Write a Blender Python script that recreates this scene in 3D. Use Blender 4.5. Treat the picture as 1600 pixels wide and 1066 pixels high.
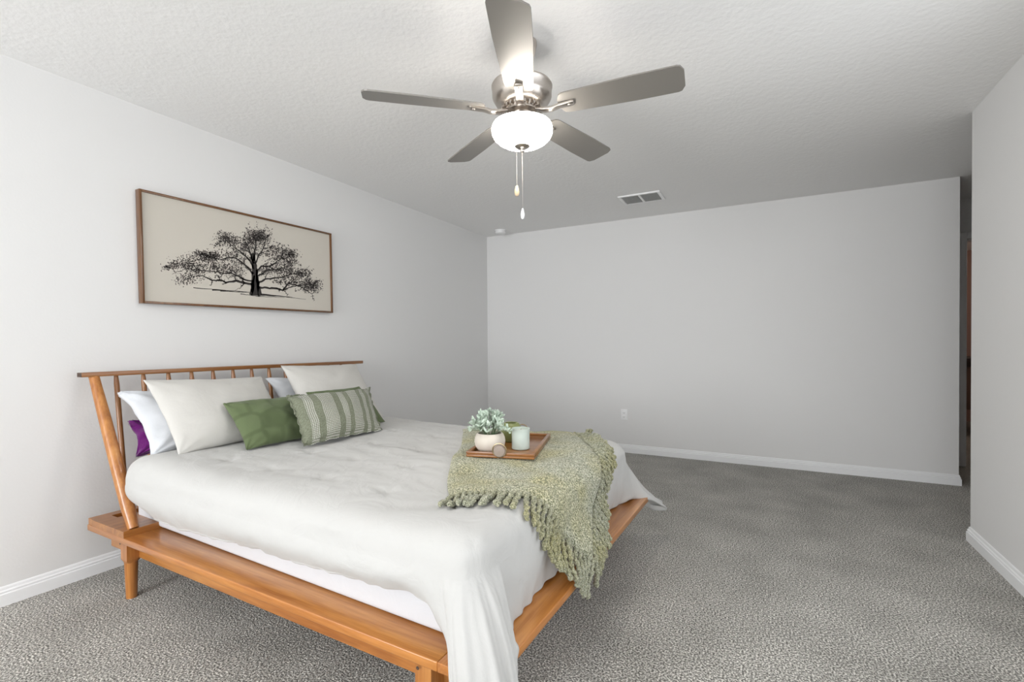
import bpy, bmesh, math, random
import numpy as np
from mathutils import Vector, Matrix, noise
from mathutils.bvhtree import BVHTree
random.seed(7)
S = bpy.context.scene
for o in list(bpy.data.objects): bpy.data.objects.remove(o)
C = bpy.context.scene.collection
PI = math.pi
# ------------------------------------------------------------------ camera
F, YAW, PITCH, CY, CX_, CYW, CH, ROLL = 752.8712, .4868, .0115, 546.8187, 2.9903, -5.02, 1.1426, -.0064
f = Vector((-math.sin(YAW)*math.cos(PITCH), math.cos(YAW)*math.cos(PITCH), -math.sin(PITCH)))
r = Vector((math.cos(YAW), math.sin(YAW), 0)); u = r.cross(f)
r2 = r*math.cos(ROLL)+u*math.sin(ROLL); u2 = -r*math.sin(ROLL)+u*math.cos(ROLL)
cam = bpy.data.objects.new('camera', bpy.data.cameras.new('camera')); C.objects.link(cam)
M = Matrix((r2, u2, -f)).transposed().to_4x4(); M.translation = Vector((CX_, CYW, CH))
cam.matrix_world = M
cam.data.sensor_width = 36; cam.data.lens = F*36/1600; cam.data.shift_y = (CY-533)/1600
cam.data.clip_start = .02
S.camera = cam
# ------------------------------------------------------------------ light, exposure
w = bpy.data.worlds.new('world'); S.world = w; w.use_nodes = True
w.node_tree.nodes['Background'].inputs[0].default_value = (.75, .87, 1, 1)
w.node_tree.nodes['Background'].inputs[1].default_value = 1.0
S.view_settings.view_transform = 'Standard'; S.view_settings.look = 'None'
S.view_settings.gamma = 1; S.view_settings.use_curve_mapping = False
S.view_settings.exposure = 0.13
REAR, XRW = -8.0, 4.0163
def area(name, loc, sx, sy, power, col, rot):
    l = bpy.data.lights.new(name, 'AREA'); l.shape = 'RECTANGLE'; l.size = sx; l.size_y = sy
    l.energy = power; l.color = col
    o = bpy.data.objects.new(name, l); C.objects.link(o); o.location = loc; o.rotation_euler = rot
    return o
area('window_and_fill_light', (.95, REAR+.02, 1.35), 1.3, 1.7, 98, (.97, .98, 1), (math.radians(101), 0, 0))
area('window_and_fill_light', (3.0, REAR+.02, 1.35), 1.3, 1.7, 40, (.97, .98, 1), (math.radians(101), 0, 0))
area('window_and_fill_light', (XRW-.02, -3.6, 1.35), 1.9, 1.6, 16, (.97, .98, 1), (math.radians(88), 0, PI/2))  # added fill light from the right, at a made-up window out of view
# ------------------------------------------------------------------ helpers
def tag(o, label=None, cat=None, group=None, kind=None):
    if label: o['label'] = label
    if cat: o['category'] = cat
    if group: o['group'] = group
    if kind: o['kind'] = kind
    return o
def empty(name, loc, rz=0, parent=None):
    o = bpy.data.objects.new(name, None); C.objects.link(o); o.location = loc; o.rotation_euler = (0, 0, rz)
    o.empty_display_size = .05
    return o
def link(name, me, mat, parent=None, loc=None, rz=0, smooth=False):
    o = bpy.data.objects.new(name, me); C.objects.link(o)
    if mat is not None: me.materials.append(mat)
    if parent: o.parent = parent
    if loc is not None: o.location = loc
    o.rotation_euler = (0, 0, rz)
    if smooth: me.polygons.foreach_set('use_smooth', [True]*len(me.polygons))
    return o
class MB:
    def __init__(s): s.v = []; s.f = []
    def box(s, x0, y0, z0, x1, y1, z1, M=None):
        b = len(s.v)
        p = [(x, y, z) for z in (z0, z1) for y in (y0, y1) for x in (x0, x1)]
        if M: p = [tuple(M @ Vector(q)) for q in p]
        s.v += p
        s.f += [tuple(b+i for i in q) for q in ((0,2,3,1),(4,5,7,6),(0,1,5,4),(2,6,7,3),(0,4,6,2),(1,3,7,5))]
        return s
    def tube(s, pts, rad, n=12, cap=True):
        b = len(s.v); P = [Vector(p) for p in pts]
        if not hasattr(rad, '__len__'): rad = [rad]*len(P)
        up = None
        for i, p in enumerate(P):
            t = (P[min(i+1, len(P)-1)]-P[max(i-1, 0)]).normalized()
            if up is None: up = t.orthogonal().normalized()
            up = (up-t*up.dot(t)).normalized(); sd = t.cross(up)
            for k in range(n):
                a = 2*PI*k/n; s.v.append(tuple(p+(up*math.cos(a)+sd*math.sin(a))*rad[i]))
        for i in range(len(P)-1):
            for k in range(n):
                a = b+i*n+k; c = b+i*n+(k+1) % n; s.f.append((a, c, c+n, a+n))
        if cap:
            s.f.append(tuple(b+k for k in reversed(range(n)))); s.f.append(tuple(b+(len(P)-1)*n+k for k in range(n)))
        return s
    def lathe(s, prof, cx=0, cy=0, n=40, cap=False):
        b = len(s.v)
        for (rr, z) in prof:
            for k in range(n):
                a = 2*PI*k/n; s.v.append((cx+rr*math.cos(a), cy+rr*math.sin(a), z))
        for i in range(len(prof)-1):
            for k in range(n):
                a = b+i*n+k; c = b+i*n+(k+1) % n; s.f.append((a, c, c+n, a+n))
        if cap:
            s.f.append(tuple(b+k for k in reversed(range(n)))); s.f.append(tuple(b+(len(prof)-1)*n+k for k in range(n)))
        return s
    def grid(s, rows, closed=False):
        b = len(s.v); m = len(rows[0])
        for rr in rows: s.v += [tuple(p) for p in rr]
        for i in range(len(rows)-1):
            for k in range(m if closed else m-1):
                a = b+i*m+k; c = b+i*m+(k+1) % m; s.f.append((a, c, c+m, a+m))
        return s
    def mesh(s, name):
        me = bpy.data.meshes.new(name); me.from_pydata(s.v, [], s.f); me.update()
        bm = bmesh.new(); bm.from_mesh(me); bmesh.ops.recalc_face_normals(bm, faces=bm.faces[:]); bm.to_mesh(me); bm.free()
        return me
    def build(s, name, mat, parent=None, loc=None, rz=0, smooth=False, bevel=0, seg=2):
        me = s.mesh(name)
        if bevel:
            bm = bmesh.new(); bm.from_mesh(me)
            bmesh.ops.bevel(bm, geom=bm.edges[:], offset=bevel, segments=seg, affect='EDGES', profile=.5)
            bm.to_mesh(me); bm.free(); smooth = True
        o = link(name, me, mat, parent, loc, rz, smooth)
        if smooth:
            try: me.set_sharp_from_angle(angle=math.radians(40 if not bevel else 50))
            except Exception: pass
        return o
# ------------------------------------------------------------------ materials
def new(name):
    m = bpy.data.materials.new(name); m.use_nodes = True; nt = m.node_tree
    return m, nt, nt.nodes['Principled BSDF']
def N(nt, t, **k):
    n = nt.nodes.new(t)
    for a, b in k.items():
        if a.startswith('i_'): n.inputs[int(a[2:])].default_value = b
        else: setattr(n, a, b)
    return n
def plain(name, col, rough=.5, metal=0, spec=.5, emit=None, es=0, bump=None, sub=0):
    m, nt, b = new(name)
    b.inputs['Base Color'].default_value = (*col, 1); b.inputs['Roughness'].default_value = rough
    b.inputs['Metallic'].default_value = metal; b.inputs['Specular IOR Level'].default_value = spec
    if emit: b.inputs['Emission Color'].default_value = (*emit, 1); b.inputs['Emission Strength'].default_value = es
    if sub: b.inputs['Subsurface Weight'].default_value = sub; b.inputs['Subsurface Radius'].default_value = (.02, .02, .02)
    if bump:
        sc, st, di = bump
        tc = N(nt, 'ShaderNodeTexCoord'); nz = N(nt, 'ShaderNodeTexNoise'); nz.inputs['Scale'].default_value = sc; nz.inputs['Detail'].default_value = 4
        bp = N(nt, 'ShaderNodeBump'); bp.inputs['Strength'].default_value = st; bp.inputs['Distance'].default_value = di
        nt.links.new(tc.outputs['Object'], nz.inputs['Vector']); nt.links.new(nz.outputs['Fac'], bp.inputs['Height']); nt.links.new(bp.outputs[0], b.inputs['Normal'])
    return m
def ramp(nt, stops, interp='LINEAR'):
    n = N(nt, 'ShaderNodeValToRGB'); cr = n.color_ramp; cr.interpolation = interp
    while len(cr.elements) < len(stops): cr.elements.new(.5)
    for e, (p, c) in zip(cr.elements, stops): e.position = p; e.color = (*c, 1) if len(c) == 3 else c
    return n
def wood(name, axis=0, dark=1.0, knots=True):
    m, nt, b = new(name); L = nt.links.new
    tc = N(nt, 'ShaderNodeTexCoord'); mp = N(nt, 'ShaderNodeMapping')
    sc = [14, 14, 14]; sc[axis] = .9
    mp.inputs['Scale'].default_value = sc; L(tc.outputs['Object'], mp.inputs[0])
    n1 = N(nt, 'ShaderNodeTexNoise'); n1.inputs['Scale'].default_value = 1.6; n1.inputs['Detail'].default_value = 3; n1.inputs['Distortion'].default_value = .6
    L(mp.outputs[0], n1.inputs['Vector'])
    n2 = N(nt, 'ShaderNodeTexNoise'); n2.inputs['Scale'].default_value = 9; n2.inputs['Detail'].default_value = 4
    L(mp.outputs[0], n2.inputs['Vector'])
    mx = N(nt, 'ShaderNodeMix'); mx.data_type = 'FLOAT'; mx.inputs[0].default_value = .35
    L(n1.outputs['Fac'], mx.inputs[2]); L(n2.outputs['Fac'], mx.inputs[3])
    d = dark
    rp = ramp(nt, [(.32, (.34*d, .112*d, .022*d)), (.5, (.49*d, .190*d, .042*d)), (.68, (.64*d, .285*d, .075*d))])
    L(mx.outputs[0], rp.inputs[0]); col = rp.outputs[0]
    if knots:
        mp2 = N(nt, 'ShaderNodeMapping'); s2 = [5, 5, 5]; s2[axis] = 2.0; mp2.inputs['Scale'].default_value = s2
        L(tc.outputs['Object'], mp2.inputs[0])
        vo = N(nt, 'ShaderNodeTexVoronoi'); vo.inputs['Scale'].default_value = 1.0; L(mp2.outputs[0], vo.inputs['Vector'])
        kr = ramp(nt, [(.03, (1, 1, 1)), (.075, (0, 0, 0))]); L(vo.outputs['Distance'], kr.inputs[0])
        mc = N(nt, 'ShaderNodeMix'); mc.data_type = 'RGBA'; mc.inputs[7].default_value = (.13*d, .035*d, .01*d, 1)
        L(kr.outputs[0], mc.inputs[0]); L(col, mc.inputs[6]); col = mc.outputs[2]
    L(col, b.inputs['Base Color'])
    b.inputs['Roughness'].default_value = .33; b.inputs['Coat Weight'].default_value = .5; b.inputs['Coat Roughness'].default_value = .2
    bp = N(nt, 'ShaderNodeBump'); bp.inputs['Strength'].default_value = .08; bp.inputs['Distance'].default_value = .002
    L(n2.outputs['Fac'], bp.inputs['Height']); L(bp.outputs[0], b.inputs['Normal'])
    return m
def paint(name, col, sc, st, di, rough=.7):
    m = plain(name, col, rough, spec=.25, bump=(sc, st, di)); return m
M_WALL = paint('wall_paint', (.80, .795, .785), 90, .2, .002)
M_CEIL = paint('ceiling_texture', (.90, .895, .885), 42, .5, .005, .8)
M_TRIM = plain('trim_white', (.92, .925, .93), .35)
M_WHITE = plain('white_plastic', (.93, .93, .925), .4)
M_DARK = plain('dark_slot', (.03, .03, .03), .6)
W_X = wood('pine_along_length', 0); W_Y = wood('pine_across', 1); W_Z = wood('pine_upright', 2, .88, False); W_ZD = wood('pine_spindle', 2, .55, False); W_YD = wood('pine_rail', 1, .50, False); W_YM = wood('pine_base', 1, .72)
W_TRAY = wood('walnut_tray', 0, .55, False); W_FR = wood('oak_frame', 2, .27, False)
M_END = plain('end_grain', (.055, .03, .018), .6)
def carpet():
    m, nt, b = new('carpet'); L = nt.links.new
    tc = N(nt, 'ShaderNodeTexCoord')
    n1 = N(nt, 'ShaderNodeTexNoise'); n1.inputs['Scale'].default_value = 150; n1.inputs['Detail'].default_value = 2; n1.inputs['Roughness'].default_value = .6
    n2 = N(nt, 'ShaderNodeTexNoise'); n2.inputs['Scale'].default_value = 3.2; n2.inputs['Detail'].default_value = 3
    n3 = N(nt, 'ShaderNodeTexVoronoi'); n3.inputs['Scale'].default_value = 150
    for n in (n1, n2, n3): L(tc.outputs['Object'], n.inputs['Vector'])
    rp = ramp(nt, [(.37, (.075, .069, .060)), (.5, (.31, .296, .265)), (.63, (.80, .78, .72))])
    L(n1.outputs['Fac'], rp.inputs[0])
    r2_ = ramp(nt, [(.3, (.80, .80, .79)), (.7, (1.1, 1.1, 1.1))]); L(n2.outputs['Fac'], r2_.inputs[0])
    mx = N(nt, 'ShaderNodeMix'); mx.data_type = 'RGBA'; mx.blend_type = 'MULTIPLY'; mx.inputs[0].default_value = 1
    L(rp.outputs[0], mx.inputs[6]); L(r2_.outputs[0], mx.inputs[7]); L(mx.outputs[2], b.inputs['Base Color'])
    ad = N(nt, 'ShaderNodeMath', operation='ADD'); L(n1.outputs['Fac'], ad.inputs[0]); L(n3.outputs['Distance'], ad.inputs[1])
    bp = N(nt, 'ShaderNodeBump'); bp.inputs['Strength'].default_value = .5; bp.inputs['Distance'].default_value = .008
    L(ad.outputs[0], bp.inputs['Height']); L(bp.outputs[0], b.inputs['Normal'])
    b.inputs['Roughness'].default_value = .95; b.inputs['Specular IOR Level'].default_value = .1
    b.inputs['Sheen Weight'].default_value = .2
    return m
M_CARPET = carpet()
def cloth(name, col, sc=400, st=.15, big=0, sheen=.15):
    m, nt, b = new(name); L = nt.links.new
    tc = N(nt, 'ShaderNodeTexCoord'); n1 = N(nt, 'ShaderNodeTexNoise'); n1.inputs['Scale'].default_value = sc
    L(tc.outputs['Object'], n1.inputs['Vector'])
    n2 = N(nt, 'ShaderNodeTexNoise'); n2.inputs['Scale'].default_value = 9; n2.inputs['Detail'].default_value = 5; n2.inputs['Distortion'].default_value = .8
    L(tc.outputs['Object'], n2.inputs['Vector'])
    b1 = N(nt, 'ShaderNodeBump'); b1.inputs['Strength'].default_value = st; b1.inputs['Distance'].default_value = .001
    L(n1.outputs['Fac'], b1.inputs['Height'])
    b2 = N(nt, 'ShaderNodeBump'); b2.inputs['Strength'].default_value = .85; b2.inputs['Distance'].default_value = .004+big
    L(n2.outputs['Fac'], b2.inputs['Height']); L(b1.outputs[0], b2.inputs['Normal']); L(b2.outputs[0], b.inputs['Normal'])
    b.inputs['Base Color'].default_value = (*col, 1); b.inputs['Roughness'].default_value = .9
    b.inputs['Specular IOR Level'].default_value = .15; b.inputs['Sheen Weight'].default_value = sheen
    return m
M_DUVET = cloth('cream_linen', (.545, .54, .522), big=.004)
M_SHAM = cloth('cream_cotton', (.60, .585, .55))
M_SHEET = cloth('white_cotton', (.65, .665, .69))
M_PURPLE = cloth('purple_velvet', (.12, .005, .13), big=.01, sheen=.6)
def green_pattern():
    m = cloth('green_printed_cotton', (.2, .25, .13)); nt = m.node_tree; L = nt.links.new; b = nt.nodes['Principled BSDF']
    tc = N(nt, 'ShaderNodeTexCoord'); mp = N(nt, 'ShaderNodeMapping'); mp.inputs['Scale'].default_value = (3.6, 2.6, 1); L(tc.outputs['UV'], mp.inputs[0])
    vo = N(nt, 'ShaderNodeTexVoronoi', feature='DISTANCE_TO_EDGE'); vo.inputs['Scale'].default_value = 1; vo.inputs['Randomness'].default_value = .55
    L(mp.outputs[0], vo.inputs['Vector'])
    rp = ramp(nt, [(.05, (.098, .128, .060)), (.14, (.125, .160, .078))]); L(vo.outputs['Distance'], rp.inputs[0]); L(rp.outputs[0], b.inputs['Base Color'])
    return m
M_GREEN = green_pattern()
def stripe_pattern():
    m = cloth('sage_woven_stripe', (.3, .33, .24)); nt = m.node_tree; L = nt.links.new; b = nt.nodes['Principled BSDF']
    tc = N(nt, 'ShaderNodeTexCoord'); sp = N(nt, 'ShaderNodeSeparateXYZ'); L(tc.outputs['UV'], sp.inputs[0])
    W = (1, 1, 1); O = (0, 0, 0)
    st = ramp(nt, [(0, O), (.09, W), (.17, O), (.25, W), (.40, O), (.48, W), (.54, O), (.605, W), (.73, O), (.785, W), (.83, O), (.88, W), (.97, O)], 'CONSTANT')
    L(sp.outputs[0], st.inputs[0])
    def wv(out, k, th):
        a = N(nt, 'ShaderNodeMath', operation='MULTIPLY'); a.inputs[1].default_value = k; L(out, a.inputs[0])
        s_ = N(nt, 'ShaderNodeMath', operation='SINE'); L(a.outputs[0], s_.inputs[0])
        g = N(nt, 'ShaderNodeMath', operation='GREATER_THAN'); g.inputs[1].default_value = th; L(s_.outputs[0], g.inputs[0]); return g.outputs[0]
    a = wv(sp.outputs[0], 2*PI*56, -.25); c = wv(sp.outputs[1], 2*PI*36, -.3)
    m1 = N(nt, 'ShaderNodeMath', operation='MULTIPLY'); L(a, m1.inputs[0]); L(c, m1.inputs[1])
    m2 = N(nt, 'ShaderNodeMath', operation='MULTIPLY'); L(m1.outputs[0], m2.inputs[0]); L(st.outputs[0], m2.inputs[1])
    n = N(nt, 'ShaderNodeTexNoise'); n.inputs['Scale'].default_value = 60; L(tc.outputs['UV'], n.inputs['Vector'])
    rp = ramp(nt, [(.3, (.14, .155, .105)), (.7, (.25, .265, .195))]); L(n.outputs['Fac'], rp.inputs[0])
    mc = N(nt, 'ShaderNodeMix'); mc.data_type = 'RGBA'; mc.inputs[7].default_value = (.62, .61, .57, 1)
    L(m2.outputs[0], mc.inputs[0]); L(rp.outputs[0], mc.inputs[6]); L(mc.outputs[2], b.inputs['Base Color'])
    return m
M_STRIPE = stripe_pattern()
def knit(name, sc, lo=0):
    m, nt, b = new(name); L = nt.links.new
    tc = N(nt, 'ShaderNodeTexCoord')
    vo = N(nt, 'ShaderNodeTexVoronoi'); vo.inputs['Scale'].default_value = sc
    n1 = N(nt, 'ShaderNodeTexNoise'); n1.inputs['Scale'].default_value = sc*.9; n1.inputs['Detail'].default_value = 2
    n2 = N(nt, 'ShaderNodeTexNoise'); n2.inputs['Scale'].default_value = 5
    for n in (vo, n1, n2): L(tc.outputs['Object'], n.inputs['Vector'])
    rp = ramp(nt, [(.36, (.11+.06*lo, .125+.06*lo, .065+.05*lo)), (.5, (.38, .385, .265)), (.64, (.74-.1*lo, .73-.1*lo, .60-.1*lo))]); L(n1.outputs['Fac'], rp.inputs[0])
    rq = ramp(nt, [(.4, (1, 1, 1)), (.68, (1.0, .94, .70))]); L(n2.outputs['Fac'], rq.inputs[0])
    mx = N(nt, 'ShaderNodeMix'); mx.data_type = 'RGBA'; mx.blend_type = 'MULTIPLY'; mx.inputs[0].default_value = 1
    L(rp.outputs[0], mx.inputs[6]); L(rq.outputs[0], mx.inputs[7]); L(mx.outputs[2], b.inputs['Base Color'])
    bp = N(nt, 'ShaderNodeBump'); bp.inputs['Strength'].default_value = .8; bp.inputs['Distance'].default_value = .006; bp.invert = True
    L(vo.outputs['Distance'], bp.inputs['Height']); L(bp.outputs[0], b.inputs['Normal'])
    b.inputs['Roughness'].default_value = .95; b.inputs['Specular IOR Level'].default_value = .1; b.inputs['Sheen Weight'].default_value = .3
    return m
M_KNIT = knit('sage_boucle_knit', 190); M_YARN = knit('sage_twisted_yarn', 260, 1.4)
M_NICKEL = plain('brushed_nickel', (.60, .55, .50), .28, 1)
M_BLADE = plain('silver_blade', (.27, .254, .232), .38, .35, bump=(60, .05, .001))
M_BLADE_EDGE = plain('blade_edge', (.30, .28, .25), .5)
M_GLASS = plain('lit_frosted_glass', (.95, .93, .88), .35, emit=(1, .94, .87), es=34)
M_BULB = plain('lamp_bulb', (1, 1, 1), .4, emit=(1, .85, .65), es=20)
M_POT = plain('cream_ceramic', (.66, .60, .52), .55, bump=(12, .2, .01))
M_MINT = plain('pale_mint_ceramic', (.58, .66, .60), .3)
M_OLIVE = plain('olive_glass', (.23, .26, .10), .25)
M_BRASS = plain('aged_brass', (.50, .40, .26), .35, 1)
M_LEAF = plain('dusty_mint_leaf', (.55, .645, .545), .6, bump=(90, .3, .002))
M_STEM = plain('leaf_stem', (.16, .22, .12), .7)
M_WAX = plain('candle_wax', (.85, .82, .74), .5)
M_CANVAS = plain('canvas', (.62, .58, .51), .85, bump=(500, .2, .001))
M_INK = plain('ink', (.035, .030, .028), .9); M_INK2 = plain('ink_wash', (.16, .14, .13), .9)
# ------------------------------------------------------------------ the room
H = 2.44; XR = 4.0163; YR = -1.378; XB = 4.334
def struct(name, mb, mat, **k): o = mb.build(name, mat, **k); o['kind'] = 'structure'; return o
struct('floor', MB().box(-.1, REAR-.1, -.1, 6.2, 4.2, 0), M_CARPET)
struct('ceiling', MB().box(-.1, REAR-.1, H, 6.2, 4.2, H+.1), M_CEIL)
struct('wall_left', MB().box(-.12, REAR-.1, 0, 0, .12, H), M_WALL)
struct('wall_back', MB().box(0, 0, 0, XB, .12, H), M_WALL)
wr = MB().box(XR, REAR-.1, 0, XR+.12, YR, .5).box(XR, REAR-.1, 2.2, XR+.12, YR, H).box(XR, REAR-.1, .5, XR+.12, -4.6, 2.2).box(XR, -2.6, .5, XR+.12, YR, 2.2)
struct('wall_right', wr, M_WALL)
struct('window_3', MB().box(XR+.04, -4.6, .5, XR+.1, -4.55, 2.2).box(XR+.04, -2.65, .5, XR+.1, -2.6, 2.2).box(XR+.04, -4.55, .5, XR+.1, -2.65, .55).box(XR+.04, -4.55, 2.15, XR+.1, -2.65, 2.2).box(XR+.05, -4.55, 1.33, XR+.09, -2.65, 1.37), M_TRIM)  # made-up window frame out of view, added around the right-hand fill light
struct('wall_passage', MB().box(XR+.12, YR-.12, 0, 6.2, YR, H), M_WALL)
struct('wall_hall', MB().box(6.08, YR, 0, 6.2, 4.2, H), M_WALL)
struct('wall_hall_left', MB().box(XB-.12, .12, 0, XB, .8, H), M_WALL)
wr = MB().box(0, REAR-.12, 0, 4.02, REAR, .5).box(0, REAR-.12, 2.2, 4.02, REAR, H)
for a, b in ((0, .3), (1.6, 2.35), (3.65, 4.02)): wr.box(a, REAR-.12, .5, b, REAR, 2.2)
struct('wall_rear', wr, M_WALL)
for n, (a, b) in enumerate(((.3, 1.6), (2.35, 3.65))):
    wf = MB().box(a, REAR-.10, .5, a+.05, REAR-.04, 2.2).box(b-.05, REAR-.10, .5, b, REAR-.04, 2.2)
    wf.box(a+.05, REAR-.10, .5, b-.05, REAR-.04, .55).box(a+.05, REAR-.10, 2.15, b-.05, REAR-.04, 2.2).box(a+.05, REAR-.09, 1.33, b-.05, REAR-.05, 1.37)
    struct('window_%d' % (n+1), wf, M_TRIM)
# door opening at the hall's end, the room beyond it
hd = MB().box(XB, .8, 0, 4.588, .92, H).box(4.588, .8, 2.075, 5.42, .92, H).box(5.42, .8, 0, 6.08, .92, H)
struct('wall_hall_end', hd, M_WALL)
dj = MB().box(4.535, .775, 0, 4.593, .80, 2.132).box(5.415, .775, 0, 5.475, .80, 2.132).box(4.593, .775, 2.075, 5.415, .80, 2.132)
dj.box(4.588, .80, 0, 4.600, .93, 2.075).box(5.408, .80, 0, 5.42, .93, 2.075).box(4.600, .80, 2.063, 5.408, .93, 2.075)
struct('trim_1', dj, M_TRIM, bevel=.004)
M_PINK = plain('dusky_rose_wall', (.40, .25, .21), .7)
struct('wall_far_room', MB().box(4.0, 4.1, 0, 6.1, 4.2, H), M_PINK)
struct('wall_far_room_left', MB().box(4.30, .92, 0, 4.40, 4.1, H), M_PINK)
def base(name, pts):
    # moulded baseboard swept along a list of floor points; the room is on the left of the path
    prof = [(0, 0), (.015, 0), (.015, .052), (.0105, .055), (.0105, .061), (.0125, .063), (.010, .067), (.0070, .069), (.0062, .078), (.004, .083), (0, .085)]
    mb = MB(); rows = []
    P = [Vector((*p, 0)) for p in pts]
    for i, p in enumerate(P):
        d0 = (P[i]-P[i-1]).normalized() if i else (P[1]-P[0]).normalized()
        d1 = (P[i+1]-P[i]).normalized() if i < len(P)-1 else d0
        n0 = Vector((-d0.y, d0.x, 0)); n1 = Vector((-d1.y, d1.x, 0)); nn = (n0+n1); nn = nn/max(.3, nn.dot(n0))
        rows.append([p+nn*a+Vector((0, 0, z)) for a, z in prof])
    mb.grid(rows); k = len(prof)
    mb.f.append(tuple(range(k))); mb.f.append(tuple(reversed(range(len(mb.v)-k, len(mb.v)))))
    return struct(name, mb, M_TRIM)
base('baseboard_left', [(0, -.0145), (0, REAR)])
base('baseboard_back', [(XB, .12), (XB, 0), (0, 0)])
base('baseboard_right', [(XR, REAR), (XR, YR), (XR+.12, YR)])
base('baseboard_hall', [(4.535, .8), (XB, .8), (XB, .12)])
# ------------------------------------------------------------------ small fittings
o = empty('wall_outlet', (1.664, -.001, .396))
tag(o, 'white duplex power outlet low on the far wall beyond the bed', 'power outlet')
MB().box(-.035, -.006, -.057, .035, 0, .057).build('cover_plate', M_WHITE, o, bevel=.003)
for z in (-.021, .021):
    s = MB().box(-.017, -.0085, z-.015, .017, -.004, z+.015).build('socket', M_WHITE, o, bevel=.003)
    MB().box(-.008, -.0092, z-.004, -.006, -.008, z+.006).box(.006, -.0092, z-.004, .008, -.008, z+.006).box(-.002, -.0092, z-.010, .002, -.008, z-.006).build('slot', M_DARK, s)
o = empty('smoke_detector', (.311, -.22, H))
tag(o, 'round white smoke detector on the ceiling near the far corner', 'smoke detector')
MB().lathe([(.001, 0), (.068, 0), (.068, -.008), (.064, -.012)], n=32).build('base_ring', M_WHITE, o, smooth=True)
MB().lathe([(.060, -.011), (.058, -.028), (.050, -.036), (.02, -.040), (.001, -.040)], n=32).build('cover', M_WHITE, o, smooth=True)
o = empty('ceiling_vent', (2.005, -.68, H))
tag(o, 'white rectangular air vent with two louvred panels on the ceiling', 'air vent')
vm = MB()
for a in ((-.18, -.135, .18, -.115), (-.18, .115, .18, .135), (-.18, -.115, -.155, .115), (.155, -.115, .18, .115), (-.01, -.115, .01, .115)):
    vm.box(a[0], a[1], -.012, a[2], a[3], 0)
vm.build('frame', M_WHITE, o, bevel=.002)
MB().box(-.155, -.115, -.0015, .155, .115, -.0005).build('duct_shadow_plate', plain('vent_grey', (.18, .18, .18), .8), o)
for xa, xb in ((-.153, -.012), (.012, .153)):
    lm = MB()
    for k in range(11):
        y = -.105+k*.021
        lm.box(xa, -.009, -.0008, xb, .009, .0008, Matrix.Translation((0, y, -.0075)) @ Matrix.Rotation(math.radians(35), 4, 'X'))
    lm.build('louvre_panel', plain('vent_louvre', (.62, .62, .60), .5), o)
# ------------------------------------------------------------------ ceiling fan
FX, FY = 2.055, -3.1465
fan = empty('ceiling_fan', (FX, FY, H))
tag(fan, 'brushed nickel ceiling fan with five silver blades and a lit frosted bowl', 'ceiling fan')
MB().lathe([(.001, 0), (.066, 0), (.066, -.012), (.063, -.020), (.058, -.045), (.042, -.075), (.026, -.085), (.014, -.09)]).build('canopy', M_NICKEL, fan, smooth=True)
MB().lathe([(.0125, -.08), (.0125, -.175)], n=20).build('downrod', M_NICKEL, fan, smooth=True)
MB().lathe([(.012, -.165), (.03, -.168), (.118, -.180), (.129, -.183), (.1315, -.187), (.1315, -.192), (.129, -.195), (.128, -.232), (.124, -.242), (.112, -.262), (.085, -.280), (.07, -.284), (.001, -.284)]).build('motor_housing', M_NICKEL, fan, smooth=True)
mb = MB()
for k in range(26):
    a = 2*PI*k/26
    mb.box(.078, -.004, -.290, .088, .004, -.270, Matrix.Rotation(a, 4, 'Z'))
mb.build('vent_ring', M_NICKEL, fan)
MB().lathe([(.072, -.284), (.072, -.298), (.055, -.302), (.048, -.305), (.048, -.325), (.062, -.330), (.062, -.338), (.012, -.338)]).build('switch_housing', M_NICKEL, fan, smooth=True)
zb = 2.149-H
for k in range(5):
    a = math.radians(5+72*k); R_ = Matrix.Rotation(a, 4, 'Z')
    T = R_ @ Matrix.Translation((0, 0, zb+(.006 if k == 4 else 0))) @ Matrix.Rotation(math.radians(-12), 4, 'X')
    top = []; RB = .673 if k == 4 else .663
    nS = 40
    for i in range(nS+1):
        t = i/nS; x = .165+t*(RB-.165)
        hw = .058+.012*min(1, t*1.6)
        e0 = x-.165; e1 = RB-x
        rc = .035
        if e0 < rc: hw -= rc-math.sqrt(max(0, rc*rc-(rc-e0)**2))
        rc = .028
        if e1 < rc: hw -= rc-math.sqrt(max(0, rc*rc-(rc-e1)**2))
        top.append((x, max(hw, .003)))
    rows = [[T @ Vector((x, -h, .003)), T @ Vector((x, h, .003)), T @ Vector((x, h, -.003)), T @ Vector((x, -h, -.003))] for x, h in top]
    m_ = MB().grid(rows, closed=True); m_.f.append((0, 1, 2, 3)); n_ = len(m_.v); m_.f.append((n_-1, n_-2, n_-3, n_-4))
    bl = m_.build('blade', M_BLADE, fan)
    # curved iron from the hub to the blade
    ir = MB(); pts = []
    prof = [(.066, -.296+.0), (.10, -.304), (.135, -.306), (.165, -.300), (.195, zb-.008), (.225, zb-.006), (.232, zb-.003)]
    rws = []
    for j, (x, z) in enumerate(prof):
        hw = (.020, .018, .016, .015, .016, .017, .012)[j]
        rws.append([R_ @ Vector((x, -hw, z+.005)), R_ @ Vector((x, hw, z+.005)), R_ @ Vector((x, hw, z-.006)), R_ @ Vector((x, -hw, z-.006))])
    ir.grid(rws, closed=True); ir.f.append((0, 1, 2, 3)); n_ = len(ir.v); ir.f.append((n_-1, n_-2, n_-3, n_-4))
    io = ir.build('blade_iron', M_NICKEL, fan, bevel=.002)
    MB().lathe([(.001, zb-.017), (.006, zb-.016), (.007, zb-.011)], n=12).build('screw', M_NICKEL, io, loc=tuple(R_ @ Vector((.212, 0, 0))), smooth=True)
bowl = [(.119, -.3475), (.1245, -.350), (.129, -.358), (.1315, -.372), (.130, -.388), (.122, -.404), (.108, -.418), (.088, -.430), (.062, -.438), (.03, -.442), (.001, -.443)]
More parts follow.
